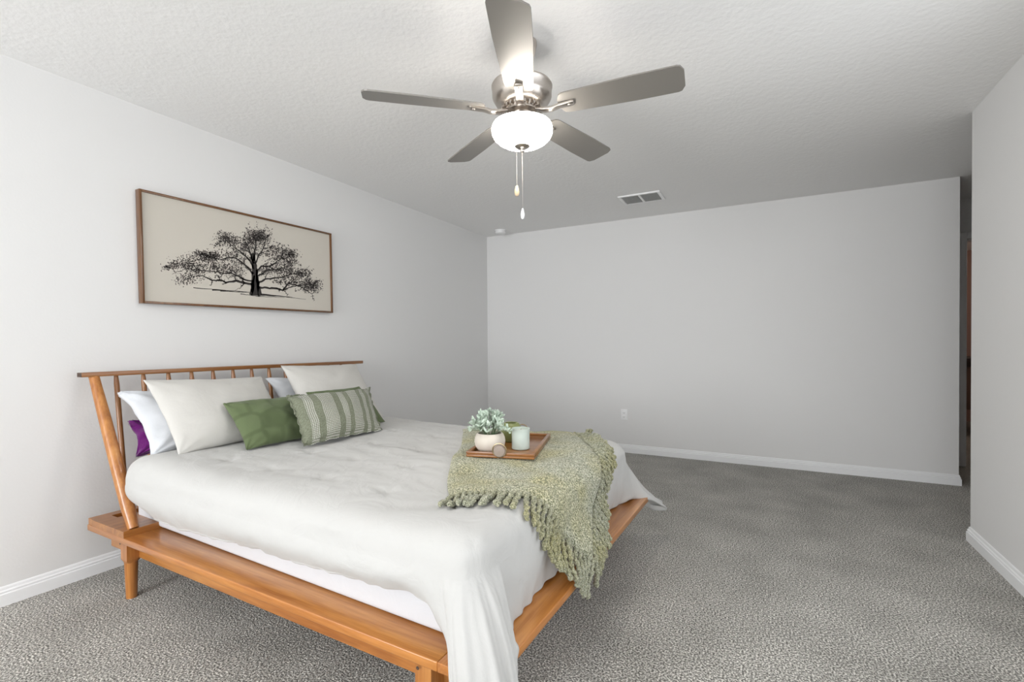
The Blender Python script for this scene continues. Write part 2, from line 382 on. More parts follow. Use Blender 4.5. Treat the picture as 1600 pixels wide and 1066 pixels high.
MB().lathe([(.012, -.340), (.112, -.3445), (.1215, -.3465), (.1215, -.3485), (.012, -.345)]).build('bowl_light_blocker', M_NICKEL, fan, smooth=True)  # opaque disc added to keep the bowl's glow off the ceiling
g = MB().lathe(bowl, n=64).build('glass_bowl', M_GLASS, fan, smooth=True)
MB().lathe([(.001, -.437), (.031, -.437), (.034, -.442), (.026, -.449), (.008, -.452), (.0075, -.456), (.011, -.460), (.009, -.466), (.001, -.468)], n=28).build('finial', M_NICKEL, fan, smooth=True)
for k in range(2):
    a = k*PI+.4
    MB().lathe([(.001, -.348), (.012, -.350), (.02, -.362), (.024, -.376), (.018, -.392), (.001, -.398)], n=16).build('bulb', M_BULB, fan, loc=(.055*math.cos(a), .055*math.sin(a), 0), smooth=True)
def chain(x, y, z0, z1):
    m = MB(); n = int((z0-z1)/.006)
    for i in range(n):
        z = z0-i*.006; m.lathe([(.0003, z), (.0009, z-.0012), (.0009, z-.0028), (.0003, z-.004), (.0003, z-.006)], x, y, n=6)
    return m
chain(0, 0, -.466, -.71).build('pull_chain', M_NICKEL, fan)
chain(-.024, -.006, -.440, -.61).build('pull_chain', M_NICKEL, fan)
fob = [(.001, 0), (.004, -.002), (.006, -.012), (.0085, -.024), (.008, -.036), (.005, -.045), (.001, -.047)]
f1 = MB().lathe([(a, z-.709) for a, z in fob], n=16).build('pull_fob', M_WHITE, fan, smooth=True); f1['label'] = 'white pull chain fob'
f2_ = MB().lathe([(a*1.25, z-.608) for a, z in fob], -.024, -.006, n=16).build('pull_fob', plain('pale_wood_fob', (.72, .56, .36), .5), fan, smooth=True); f2_['label'] = 'tan wooden pull chain fob'
pl = bpy.data.lights.new('bowl_lamp', 'POINT'); pl.energy = 1.5; pl.color = (1, .74, .52); pl.shadow_soft_size = .04
po = bpy.data.objects.new('bowl_lamp', pl); C.objects.link(po); po.location = (FX, FY, H-.352)
# ------------------------------------------------------------------ picture
pic = empty('framed_tree_print', (.004, -3.03, 1.688))
pic.rotation_euler = (math.radians(.75), 0, 0)
tag(pic, 'wide framed print of a spreading oak tree on the left wall above the bed', 'framed picture')
PW, PH = .640, .304
MB().box(0, -PW+.012, -PH+.012, .028, PW-.012, PH-.012).build('canvas', M_CANVAS, pic)
fr = MB()
fr.box(0, -PW, -PH, .04, -PW+.012, PH).box(0, PW-.012, -PH, .04, PW, PH)
fr.box(0, -PW+.012, -PH, .04, PW-.012, -PH+.012).box(0, -PW+.012, PH-.012, .04, PW-.012, PH)
fr.build('frame', W_FR, pic, bevel=.0012)
def homog(src, dst):
    A = []; B = []
    for (x, y), (X, Y) in zip(src, dst):
        A += [[x, y, 1, 0, 0, 0, -X*x, -X*y], [0, 0, 0, x, y, 1, -Y*x, -Y*y]]; B += [X, Y]
    h = np.linalg.solve(np.array(A, float), np.array(B, float)); return np.append(h, 1).reshape(3, 3)
HG = homog([(122, 92), (1530, 415), (1527, 1005), (135, 925)], [(-.628, .292), (.628, .292), (.628, -.292), (-.628, -.292)])
def art(x, y, lay=0):
    a = HG @ np.array([x, y, 1.0]); return Vector((.0285+lay*.0002, a[0]/a[2], a[1]/a[2]))
ink = MB(); wash = MB()
def stroke(mb, pts, w0, w1, lay=1, wob=3):
    P = []
    for i in range(len(pts)-1):
        for t in (0, .25, .5, .75): P.append((pts[i][0]*(1-t)+pts[i+1][0]*t+random.uniform(-wob, wob), pts[i][1]*(1-t)+pts[i+1][1]*t+random.uniform(-wob, wob)))
    P.append(pts[-1]); b = len(mb.v); n = len(P)
    for i, (x, y) in enumerate(P):
        a = P[max(i-1, 0)]; c = P[min(i+1, n-1)]; dx, dy = c[0]-a[0], c[1]-a[1]; l = math.hypot(dx, dy) or 1
        ww = (w0+(w1-w0)*i/(n-1))*random.uniform(.8, 1.2)/2
        mb.v.append(tuple(art(x-dy/l*ww, y+dx/l*ww, lay))); mb.v.append(tuple(art(x+dy/l*ww, y-dx/l*ww, lay)))
        if i: k = b+2*i; mb.f.append((k-2, k-1, k+1, k))
def limb(pts, w0, w1, depth=2):
    stroke(ink, pts, w0, w1)
    if depth:
        for i in range(1, len(pts)):
            for s in (-1, 1):
                if random.random() < .75:
                    x, y = pts[i]; px, py = pts[i-1]; dx, dy = x-px, y-py; L_ = math.hypot(dx, dy)
                    a = math.atan2(dy, dx)+s*random.uniform(.4, 1.0); l = random.uniform(.5, 1.0)*L_*.9
                    q = [(x, y)]
                    for j in range(3):
                        a += random.uniform(-.5, .5); x += l*.4*math.cos(a); y += l*.4*math.sin(a)-2; q.append((x, y))
                    limb(q, (w0+(w1-w0)*i/len(pts))*.5+1, 1.6, depth-1)
stroke(ink, [(925, 880), (945, 830), (945, 780), (955, 730)], 28, 14, 1, 2)
stroke(ink, [(958, 885), (958, 800), (962, 700), (952, 610), (945, 560)], 62, 30, 1, 3)
stroke(ink, [(998, 885), (985, 820), (978, 760), (975, 700)], 30, 14, 1, 2)
L_ = [([(950, 800), (880, 790), (820, 770), (750, 785), (700, 765), (640, 770), (570, 730), (500, 740)], 20, 4),
 ([(950, 775), (890, 765), (830, 735), (790, 715), (730, 715), (660, 700), (560, 690), (440, 680)], 15, 3),
 ([(950, 720), (920, 680), (880, 640), (820, 600), (770, 590), (700, 610), (620, 590)], 16, 3),
 ([(950, 680), (930, 620), (880, 570), (830, 530), (790, 500), (750, 460)], 14, 3),
 ([(955, 640), (930, 560), (915, 500), (880, 450)], 16, 3), ([(955, 620), (965, 540), (975, 470), (995, 410)], 18, 3),
 ([(965, 640), (990, 580), (1030, 520), (1050, 450)], 13, 3), ([(970, 700), (1010, 660), (1070, 660), (1120, 630), (1160, 600), (1200, 570)], 16, 3),
 ([(970, 740), (1010, 720), (1050, 690), (1120, 690), (1180, 670), (1240, 640)], 14, 3),
 ([(980, 790), (1040, 760), (1100, 750), (1160, 745), (1230, 720), (1320, 710)], 15, 3),
 ([(980, 820), (1050, 825), (1120, 830), (1170, 840), (1210, 790), (1290, 810), (1330, 830), (1385, 870)], 18, 4),
 ([(1170, 840), (1230, 820), (1300, 800), (1380, 800)], 10, 3)]
for pts, a, b in L_: limb(pts, a, b)
def speck(mb, x, y, s, lay):
    a = random.uniform(0, PI); b = len(mb.v); e = random.uniform(.35, .7)
    for k in range(5):
        t = 2*PI*k/5+random.uniform(-.4, .4); dx, dy = s*math.cos(t), s*e*math.sin(t)
        mb.v.append(tuple(art(x+dx*math.cos(a)-dy*math.sin(a), y+dx*math.sin(a)+dy*math.cos(a), lay)))
    mb.f.append(tuple(range(b, b+5)))
CL = [(740, 440, 55, 45, 150), (800, 470, 60, 40, 130), (700, 490, 40, 30, 60), (990, 420, 75, 55, 300), (940, 460, 60, 50, 190), (1040, 450, 45, 50, 120), (900, 520, 50, 40, 100),
 (600, 590, 90, 35, 260), (550, 560, 50, 20, 60), (650, 580, 60, 35, 120), (480, 640, 60, 45, 170), (380, 650, 60, 30, 110), (310, 670, 40, 20, 45), (520, 700, 90, 45, 190), (460, 760, 70, 30, 90), (390, 770, 40, 30, 35),
 (640, 660, 90, 50, 170), (740, 680, 80, 40, 130), (760, 590, 70, 45, 100), (840, 600, 70, 70, 130), (830, 690, 60, 40, 90), (1120, 530, 70, 35, 130), (1160, 570, 60, 50, 110), (1240, 560, 45, 30, 130), (1230, 620, 55, 50, 150), (1100, 600, 60, 50, 80),
 (1060, 690, 50, 40, 100), (1150, 690, 60, 40, 100), (1220, 700, 60, 40, 100), (1320, 710, 55, 35, 170), (1180, 770, 70, 40, 90), (1270, 780, 50, 40, 80), (1380, 790, 60, 30, 170), (1410, 820, 45, 25, 90), (1010, 540, 50, 50, 70), (1350, 840, 40, 20, 40)]
for x, y, rx, ry, n in CL:
    for k in range(int(n*1.35)):
        X, Y = x+random.gauss(0, rx*.62), y+random.gauss(0, ry*.60)
        if random.random() < .62: speck(ink, X, Y, random.uniform(2.2, 6.5), 2)
        else: speck(wash, X, Y, random.uniform(4, 10), 0)
for (a, b, w_) in (((500, 825), (930, 858), 6), ((640, 840), (920, 862), 9), ((700, 850), (900, 856), 5), ((1000, 870), (1340, 912), 7), ((1010, 880), (1240, 895), 9), ((850, 870), (960, 888), 6), ((960, 890), (1180, 898), 4)):
    stroke(ink, [a, ((a[0]+b[0])/2, (a[1]+b[1])/2), b], w_, 2, 1, 1.5)
ink.build('ink_drawing', M_INK, pic); wash.build('ink_wash', M_INK2, pic)
# ------------------------------------------------------------------ the bed
BX, BY, TH = .1492, -3.9413, -.0203
BL, BW, ZL = 2.2238, 1.68, .2907
ct, sn = math.cos(TH), math.sin(TH)
def wor(U, V, z=0): return Vector((BX+ct*U-sn*V, BY+sn*U+ct*V, z))
bed = empty('platform_bed', wor(0, 0), TH)
tag(bed, 'pine platform bed with a spindle headboard and wide ledges on grey carpet', 'bed')
T_ = .028
MB().box(-.045, 0, ZL-T_, BL-.165, .165, ZL).build('side_ledge', W_X, bed, bevel=.003)
MB().box(-.045, BW-.165, ZL-T_, BL-.165, BW, ZL).build('side_ledge', W_X, bed, bevel=.003)
MB().box(BL-.165, 0, ZL-T_, BL, BW, ZL).build('foot_ledge', W_Y, bed, bevel=.003)
sl = MB()
for k in range(14): sl.box(.06+k*.143, .165, ZL-.045, .06+k*.143+.08, BW-.165, ZL-.025)
sl.build('slats', W_Y, bed)
MB().box(.03, .065, .178, 2.06, .09, ZL-T_).build('side_rail', W_X, bed, bevel=.002)
MB().box(.03, BW-.09, .178, 2.06, BW-.065, ZL-T_).build('side_rail', W_X, bed, bevel=.002)
MB().box(2.06, .065, .178, 2.085, BW-.065, ZL-T_).build('foot_rail', W_Y, bed, bevel=.002)
MB().box(.03, .09, .178, .055, BW-.09, ZL-T_).build('head_rail', W_Y, bed, bevel=.002)
lbm = MB().box(-.028, -.028, .165, .028, .028, ZL-T_)
lme = None
for (x, y) in ((.275, .045), (2.005, .035), (.275, BW-.045), (2.005, BW-.035)):
    lg = MB()
    lg.box(x-.028, y-.028, .178, x+.028, y+.028, ZL-T_)
    # chamfered lower block into a round tapered leg
    n = 24; rows = []
    for z, rr, sq in ((.178, .028, 1), (.168, .026, .6), (.163, .0255, 0), (.163, .0262, 0), (.0, .0215, 0)):
        row = []
        for k in range(n):
            a = 2*PI*k/n+PI/4; c, s_ = math.cos(a), math.sin(a)
            q = 1/max(abs(c), abs(s_)); row.append((x+rr*c*(1+(q-1)*sq), y+rr*s_*(1+(q-1)*sq), z))
        rows.append(row)
    lg.grid(rows, closed=True); lg.f.append(tuple(len(lg.v)-n+k for k in range(n)))
    l_ = lg.build('leg', W_Z, bed, smooth=True)
    MB().lathe([(.001, .005), (.0045, .005), (.005, .004)], n=12).build('bolt_hole', M_DARK, l_).matrix_local = Matrix.Translation((x-.012, y-.0325, ZL-T_-.008)) @ Matrix.Rotation(PI/2, 4, 'X')
# headboard
hp = MB()
hp.box(-.040, .004, ZL+.001, .012, BW-.004, ZL+.03).box(.075, 0, ZL, .318, .155, ZL+.03).box(.075, BW-.155, ZL, .318, BW, ZL+.03)
hp.box(.012, 0, ZL, .075, .075, ZL+.03).box(.012, BW-.075, ZL, .075, BW, ZL+.03)
hp.build('headboard_base', W_YM, bed)
MB().box(-.0412, .006, ZL+.003, -.040, .05, ZL+.028).build('base_end_grain', M_END, bed)
MB().box(.012, .075, ZL, .075, BW-.075, ZL+.012).build('spindle_rail', W_Y, bed)
ZR = .998
rl = MB(); rrow = []
MB().box(-.083, -.015, ZR, -.035, BW+.075, ZR+.022).build('top_rail', W_YD, bed, bevel=.003)
MB().box(-.082, -.016, ZR+.001, -.036, -.0145, ZR+.021).build('rail_end_grain', M_END, bed)
for v in (.040, BW-.04+.03):
    vb = .045 if v < .5 else BW-.045
    P0 = Vector((.300, vb, ZL+.028)); P1 = Vector((-.058, v, ZR+.002)); D = P1-P0
    pts = [P0+D*t for t in (0, .12, .35, .7, 1)]
    MB().tube(pts, [.021, .027, .027, .025, .021], n=20).build('headboard_post', W_Z, bed, smooth=True)
for k in range(14):
    y = -3.811+k*.1185                       # world y at the rail
    v = (y-BY)/ct+.0
    P0 = Vector((.042, v-.002, ZL+.012)); P1 = Vector((-.060, v, ZR+.002)); D = P1-P0
    MB().tube([P0+D*t for t in (0, .06, .94, 1)], [.0085, .0115, .0115, .0085], n=14).build('spindle', W_ZD, bed, smooth=True)
# ------------------------------------------------------------------ mattress
mt = MB().box(.10, .098, ZL+.001, 2.10, 1.57, .515)
mo = mt.build('mattress', M_SHEET, None, wor(0, 0), TH, bevel=.02, seg=4)
for v_ in mo.data.vertices:
    c = v_.co
    if c.y < .3: c.y += .05*max(0, 1-c.x/1.6)
tag(mo, 'mattress in a white fitted sheet on the pine bed, under the cream comforter', 'mattress')
# ------------------------------------------------------------------ comforter
def cr(pts, n):
    # open Catmull-Rom through rows of numbers
    P = [np.array(p, float) for p in pts]; P = [2*P[0]-P[1]]+P+[2*P[-1]-P[-2]]; out = []
    for i in range(1, len(P)-2):
        for j in range(n):
            t = j/n; a, b, c, d = P[i-1:i+3]
            out.append(.5*((2*b)+(c-a)*t+(2*a-5*b+4*c-d)*t*t+(3*b-a-3*c+d)*t**3))
    out.append(P[-2]); return out
ZT = .622
# each row: shoulder (u, v), hem (u, v, z), outward belly of the hanging part
CT = [(.215, .80, .225, .80, .50, 0), (.205, .30, .22, .30, .48, .0), (.20, .12, .22, .15, .42, .01), (.235, .045, .27, .12, .375, .02), (.36, .028, .38, .085, .372, .015), (.60, .035, .60, .07, .368, .015),
 (.90, .03, .90, .06, .385, .015), (1.2, .03, 1.2, .055, .398, .015), (1.5, .03, 1.5, .055, .400, .015), (1.8, .025, 1.8, .05, .412, .015), (1.95, .025, 1.97, .045, .42, .01),
 (2.02, .03, 2.06, .035, .345, .01), (2.06, .03, 2.13, -.025, .27, .0), (2.09, .035, 2.20, -.065, .16, .03), (2.12, .05, 2.285, -.06, .08, .05), (2.14, .08, 2.295, .01, .10, .045), (2.15, .11, 2.275, .07, .18, .03), (2.152, .16, 2.232, .135, .305, .01), (2.152, .22, 2.165, .225, .300, .0),
 (2.155, .34, 2.15, .34, .294, .01), (2.155, .46, 2.145, .46, .300, .01), (2.155, .58, 2.15, .58, .310, .01), (2.155, .80, 2.135, .80, .312, .01), (2.155, 1.06, 2.12, 1.06, .30, .01), (2.155, 1.30, 2.11, 1.30, .30, .01), (2.15, 1.45, 2.13, 1.47, .295, .01),
 (2.145, 1.52, 2.17, 1.58, .30, .0), (2.12, 1.57, 2.25, 1.72, .26, 0), (2.10, 1.60, 2.285, 1.83, .19, 0), (2.07, 1.61, 2.20, 1.81, .19, 0), (2.04, 1.62, 2.12, 1.74, .25, 0), (1.98, 1.63, 1.99, 1.66, .35, 0),
 (1.7, 1.635, 1.7, 1.62, .36, .02), (1.3, 1.635, 1.3, 1.62, .36, .02), (.9, 1.635, .9, 1.62, .36, .02), (.5, 1.635, .5, 1.62, .36, .02), (.3, 1.62, .3, 1.60, .38, .02), (.225, 1.56, .23, 1.55, .45, 0), (.215, 1.30, .225, 1.30, .5, 0), (.215, .80, .225, .80, .50, 0)]
cols = cr(CT, 12)[:-1]; nc = len(cols)
RZ = .11
rows = []
def ztop(U, V):
    z = ZT+.006*math.sin(2.1*U+1)+.006*noise.noise(Vector((U*1.7, V*1.7, 0)))*2
    if U < .7: z += .012*(1-U/.7)
    return z
tufts = [(a+(.0 if j % 2 else .15), b) for j, b in enumerate((.28, .58, .88, 1.18, 1.48)) for a in (.50, .82, 1.14, 1.46, 1.78, 2.06)]
def skel(U, V): return (min(max(U, .95), 1.45), .83)
nr1, nr2, nr3 = 46, 14, 26
for i in range(nr1):
    t = (i+.35)/nr1; row = []
    for c in cols:
        sx, sy = skel(c[0], c[1]); U0, V0 = c[0], c[1]
        dx, dy = U0-sx, V0-sy; L__ = math.hypot(dx, dy); k = (L__-.15)/L__
        U = sx+dx*k*t; V = sy+dy*k*t; row.append(Vector((U, V, ztop(U, V))))
    rows.append(row)
for i in range(nr2):
    a = i/nr2*PI/2; row = []
    for c in cols:
        sx, sy = skel(c[0], c[1]); dx, dy = c[0]-sx, c[1]-sy; L__ = math.hypot(dx, dy)
        k = (L__-.15+.15*math.sin(a)**.8)/L__
        U = sx+dx*k; V = sy+dy*k; zt = ztop(sx+dx*(L__-.15)/L__, sy+dy*(L__-.15)/L__)
        row.append(Vector((U, V, zt-(zt-(ZT-RZ))*(1-math.cos(a)**.72))))
    rows.append(row)
for i in range(nr3+1):
    t = i/nr3; row = []
    for j, c in enumerate(cols):
        p0 = cols[j-1]; p1 = cols[(j+1) % nc]
        tx, ty = p1[0]-p0[0], p1[1]-p0[1]; l = math.hypot(tx, ty) or 1; nx, ny = ty/l, -tx/l
        zs = ZT-RZ; e = t**1.25
        U = c[0]+(c[2]-c[0])*e; V = c[1]+(c[3]-c[1])*e; z = zs+(c[4]-zs)*t
        b = c[5]*math.sin(PI*min(1, t*1.05))**1.0
        # hem puckers and soft hanging folds
        s_ = j/12.0
        fd = .006*t*noise.noise(Vector((c[0]*9, c[1]*9, t*1.2)))*1.6+.0045*(t**4)*math.sin(c[0]*75+c[1]*75+4*noise.noise(Vector((c[0]*6, c[1]*6, 3))))
        if 11 <= s_ <= 18: fd += math.sin(PI*(s_-11)/7)**.8*(t**.9)*(.015*math.sin(s_*5.2+.6)+.005*math.sin(s_*12.5+2*t))
        elif 26 <= s_ <= 31: fd += .008*(t**1.3)*math.sin(s_*5)
        row.append(Vector((U+nx*(b+fd), V+ny*(b+fd), z+.008*t*t*noise.noise(Vector((c[0]*8, c[1]*8, 7))))))
    rows.append(row)
# the hem rolls under
last = rows[-1]
for d, dz in ((.008, -.006), (.018, -.004), (.026, .008), (.028, .03)):
    row = []
    for j, c in enumerate(cols):
        p0 = last[j-1]; p1 = last[(j+1) % nc]; tt = (p1-p0); tt.z = 0; tt.normalize(); n_ = Vector((tt.y, -tt.x, 0))
        row.append(last[j]-n_*d+Vector((0, 0, dz)))
    rows.append(row)
for row in rows[:nr1+nr2+nr3]:
    for p in row:
        q = Vector((p.x, p.y, p.z))
        w_ = noise.noise(q*3.1)*.007+noise.noise(q*9+Vector((5, 0, 0)))*.0034-abs(noise.noise(Vector((q.x*5+q.y*4, q.y*9-q.x*3, q.z*4))))*.006+noise.noise(Vector((q.x*22, q.y*14, q.z*6)))*.0013
        tz = 0
        if p.z > .55:
            for a, b in tufts:
                d2 = (p.x-a)**2+(p.y-b)**2
                if d2 < .02:
                    ang = math.atan2(p.y-b, p.x-a); tz -= .014*math.exp(-d2/.0010); tz += .0042*math.exp(-d2/.005)*math.sin(ang*5+a*9)
        p.z += w_+tz
        if p.z < .55:
            k_ = max(0, min(1, (p.x-1.85)/.25))
            p.y += (-1 if p.y < .8 else 1)*w_*(1-k_); p.x += w_*.8*k_
dm = MB().grid(rows, closed=True); dm.f.append(tuple(range(nc)))
dme = dm.mesh('comforter')
bvh = BVHTree.FromPolygons([tuple(v) for v in dm.v], dm.f)
duv = link('comforter', dme, M_DUVET, None, wor(0, 0), TH, True)
tag(duv, 'cream tufted comforter spread over the bed, its corner hanging past the foot', 'comforter')
def topz(U, V, d=.65):
    h = bvh.ray_cast(Vector((U, V, 2)), Vector((0, 0, -1))); return h[0].z if h[0] else d
# ------------------------------------------------------------------ pillows
def pillow(name, cor, t, mat, label, cat, sag=.0, pinch=.10, seed=1, flange=0, wr=1.0, n=34, group=None):
    BLc, BRc, TRc, TLc = [Vector(c) for c in cor]
    base = wor(*((BLc+BRc)/2)[:2], min(BLc.z, BRc.z)); off = Vector((((BLc+BRc)/2).x, ((BLc+BRc)/2).y, min(BLc.z, BRc.z)))
    nrm = (BRc-BLc).cross(TLc-BLc).normalized()
    me = bpy.data.meshes.new(name); bm = bmesh.new(); uvl = bm.loops.layers.uv.new('UVMap')
    G = {}
    rnd = Vector((seed*7.3, seed*3.1, 0))
    for side in (1, -1):
        for i in range(n+1):
            for j in range(n+1):
                s = 2*i/n-1; q = 2*j/n-1
                # denser toward the edges
                s = math.sin(s*PI/2*.94)/math.sin(PI/2*.94); q = math.sin(q*PI/2*.94)/math.sin(PI/2*.94)
                edge = i in (0, n) or j in (0, n)
                if side == -1 and edge: G[(side, i, j)] = G[(1, i, j)]; continue
                s2 = s*(1-pinch*(1-q*q)); q2 = q*(1-pinch*.9*(1-s*s))
                a, b = (s2+1)/2, (q2+1)/2
                P = BLc*(1-a)*(1-b)+BRc*a*(1-b)+TRc*a*b+TLc*(1-a)*b
                fs = max(0, 1-(abs(s)/(1-flange))**2.6) if abs(s) < 1-flange else 0
                fq = max(0, 1-(abs(q)/(1-flange))**2.6) if abs(q) < 1-flange else 0
                h = t/2*(fs*fq)**.55*(1-.18*q*sag)
                cd = min(math.hypot(abs(s)-1, abs(q)-1), 1)
                w_ = noise.noise(Vector((s*2.2, q*2.2, side*2))+rnd)*.010*wr*(1 if not edge else .6)
                ang = math.atan2(1-abs(q), 1-abs(s)+1e-6)
                w_ += .006*wr*math.exp(-cd*2.6)*math.sin(ang*9+seed)*(1 if not edge else .3)
                w_ += .004*wr*noise.noise(Vector((s*6, q*6, side))+rnd)
                P = P+nrm*(side*h+w_)
                if flange and (abs(s) > 1-flange or abs(q) > 1-flange): P += nrm*.006*math.sin(s*23+q*19+seed)
                vv = bm.verts.new(P-off); G[(side, i, j)] = vv
    for side in (1, -1):
        for i in range(n):
            for j in range(n):
                vs = [G[(side, i, j)], G[(side, i+1, j)], G[(side, i+1, j+1)], G[(side, i, j+1)]]
                uv = [(i/n, j/n), ((i+1)/n, j/n), ((i+1)/n, (j+1)/n), (i/n, (j+1)/n)]
                if side == -1: vs.reverse(); uv.reverse()
                fc = bm.faces.new(vs); fc.smooth = True
                for l, (a, b) in zip(fc.loops, uv):
                    l[uvl].uv = ((math.sin((2*a-1)*PI/2*.94)/math.sin(PI/2*.94)+1)/2, (math.sin((2*b-1)*PI/2*.94)/math.sin(PI/2*.94)+1)/2)
    bm.to_mesh(me); bm.free()
    o = link(name, me, mat, None, base, TH)
    tag(o, label, cat, group); return o
zz = .632
pillow('purple_pillow', [(.16, .118, .615), (.15, .60, .62), (.03, .60, .77), (.06, .125, .775)], .10, M_PURPLE, 'dark purple pillow mostly hidden behind the white pillow nearest the left post', 'pillow', seed=3, wr=2.2)
pillow('bed_pillow', [(.265, .135, .622), (.27, .76, .630), (.06, .76, .92), (.055, .088, .922)], .15, M_SHEET, 'white pillow leaning on the spindles behind the left cream pillow', 'pillow', group='white pillows against the headboard', seed=5, sag=.5, wr=1.6)
pillow('bed_pillow', [(.27, .88, .640), (.27, 1.50, .640), (.06, 1.50, .93), (.05, .86, .942)], .14, M_SHEET, 'white pillow mostly hidden behind the right cream pillow, one corner showing', 'pillow', group='white pillows against the headboard', seed=6, sag=.5)
pillow('cream_pillow', [(.405, .185, .634), (.385, .80, .634), (.150, .768, .958), (.165, .150, .980)], .15, M_SHAM, 'large cream pillow on the left, behind the plain green cushion', 'pillow', group='large cream pillows', seed=8, sag=.4, pinch=.06, wr=.7)
pillow('cream_pillow', [(.42, .90, .634), (.44, 1.48, .634), (.135, 1.520, 1.006), (.14, .905, 1.020)], .15, M_SHAM, 'large cream pillow on the right, standing tallest behind the striped cushion', 'pillow', group='large cream pillows', seed=9, sag=.4, pinch=.06, wr=.7)
pillow('green_cushion', [(.60, .92, .636), (.575, 1.36, .636), (.45, 1.255, .872), (.43, .86, .868)], .10, M_GREEN, 'plain green cushion mostly hidden behind the striped cushion, only its top edge showing', 'cushion', group='plain green cushions', seed=12, pinch=.05, wr=.7)
pillow('green_cushion', [(.585, .400, .634), (.60, .86, .634), (.40, .84, .856), (.37, .412, .846)], .115, M_GREEN, 'olive green cushion with a faint lattice print in front of the left cream pillow', 'cushion', group='plain green cushions', seed=14, pinch=.07)
pillow('striped_cushion', [(.765, .585, .634), (.78, 1.120, .634), (.545, 1.255, .868), (.545, .648, .874)], .13, M_STRIPE, 'sage green and white striped cushion with stitched dashes, frontmost on the bed', 'cushion', seed=17, pinch=.05, flange=.05)
# ------------------------------------------------------------------ throw
UE = 2.02
def snap(U, V, off):
    if U < UE:
        h = bvh.ray_cast(Vector((U, V, 1.5)), Vector((0, 0, -1)))
        p, n_ = (h[0], Vector((0, 0, 1))) if h[0] else (Vector((U, V, .62)), Vector((0, 0, 1)))
        return p+n_*off
    d = U-UE
    if d < .2:
        ph = d/.2*PI/2; D = Vector((math.sin(ph), 0, math.cos(ph)))
        h = bvh.ray_cast(Vector((UE, V, .50))+D*.8, -D)
        p = h[0] if h[0] else Vector((UE, V, .5))+D*.13
        return p+D*off
    z = .5-(d-.2)
    h = bvh.ray_cast(Vector((2.9, V, max(z, .32))), Vector((-1, 0, 0)))
    uu = h[0].x if h[0] else 2.15
    rampu = 2.15+max(0, min(1, (.47-z)/.15))*.085
    return Vector((max(uu, rampu)+off, V, z))
A0, A1, A2, A3 = (1.18, 1.38), (1.815, 1.60), (2.405, .70), (1.865, .30)
def tq(a, b):
    # a: from the back-left fold to the fringed foot side, b: from far to near
    e0 = .008*math.sin(b*7)+.003*math.sin(b*19+1)
    U = (A0[0]*(1-b)+A3[0]*b)*(1-a)+(A1[0]*(1-b)+A2[0]*b)*a
    V = (A0[1]*(1-b)+A3[1]*b)*(1-a)+(A1[1]*(1-b)+A2[1]*b)*a
    U += .010*math.sin(PI*b)*a; V += .012*math.sin(b*7)*(1-a)
    V += .035*math.sin(PI*a)*b*-1 if True else 0
    return U+e0*(1-a), V+e0*.4
nA, nB = 70, 110
rt, rb = [], []
for i in range(nA+1):
    row, rob = [], []
    for j in range(nB+1):
        a, b = i/nA, j/nB; U, V = tq(a, b)
        wv = .005*noise.noise(Vector((U*5, V*5, 1)))+.004*abs(noise.noise(Vector((a*4, b*9, 2))))
        ed = min(1, min(a, 1-a)*22, min(b, 1-b)*30)
        row.append(snap(U, V, .008+.012*math.sqrt(ed)+wv*ed+.003)); rob.append(snap(U, V, .004))
    rt.append(row); rb.append(rob)
# soften creases from snapping
for it in range(3):
    R2 = [[p.copy() for p in row] for row in rt]
    for i in range(1, nA):
        for j in range(1, nB): rt[i][j] = R2[i][j]*.4+(R2[i-1][j]+R2[i+1][j]+R2[i][j-1]+R2[i][j+1])*.15
tb = MB().grid(rt); nn = len(tb.v); tb.grid(rb)
def idx(i, j): return i*(nB+1)+j
per = [(i, 0) for i in range(nA)]+[(nA, j) for j in range(nB)]+[(i, nB) for i in range(nA, 0, -1)]+[(0, j) for j in range(nB, 0, -1)]
for k in range(len(per)):
    a = idx(*per[k]); b = idx(*per[(k+1) % len(per)]); tb.f.append((a, b, b+nn, a+nn))
TB = wor(0, 0)
throw = empty('throw_blanket', TB, TH)
tag(throw, 'sage green knitted throw with thick twisted fringe draped over the foot of the bed', 'throw blanket')
tb.build('blanket_body', M_KNIT, throw, smooth=True)
def yarn(pts, rad):
    m = MB(); P = [Vector(p) for p in pts]; n = 10; up = None; L0 = 0; rws = []; ph = random.uniform(0, 6)
    for i, p in enumerate(P):
        t = (P[min(i+1, len(P)-1)]-P[max(i-1, 0)]).normalized()
        if i: L0 += (p-P[i-1]).length
        if up is None: up = t.orthogonal().normalized()
        up = (up-t*up.dot(t)).normalized(); sd = t.cross(up); row = []
        rr = rad*(1 if i < len(P)-1 else .55)*random.uniform(.93, 1.07)
        for k in range(n):
            a = 2*PI*k/n; q = rr*(.52+.62*abs(math.cos(a-L0*120+ph)))
            row.append(p+(up*math.cos(a)+sd*math.sin(a))*q)
        rws.append(row)
    m.grid(rws, closed=True); m.f.append(tuple(range(n))); m.f.append(tuple(len(m.v)-n+k for k in range(n)))
    return m
def strand(U, V, dU, dV, length, rad, hang=1.0):
    pts = []; n = 22; st = length/n; a = math.atan2(dV, dU); x, y = U, V; wb = random.uniform(0, 6); lift = random.uniform(0, .006)
    for i in range(n+1):
        pts.append(snap(x, y, rad*.9+.004+lift+.003*math.sin(i*.5+wb)))
        tgt = 0.0  # straight down in the unfolded sheet
        k = max(0, min(1, (x-2.08)/.12))*hang
        diff = (tgt-a+PI) % (2*PI)-PI
        a += diff*.07*k+.07*math.sin(i*.8+wb)*(1-k*.6)
        x += st*math.cos(a); y += st*math.sin(a)
    # remove kinks
    for it in range(2):
        pts = [pts[0]]+[(pts[i-1]+pts[i]*2+pts[i+1])/4 for i in range(1, n)]+[pts[-1]]
    return yarn(pts, rad)
nf = 0
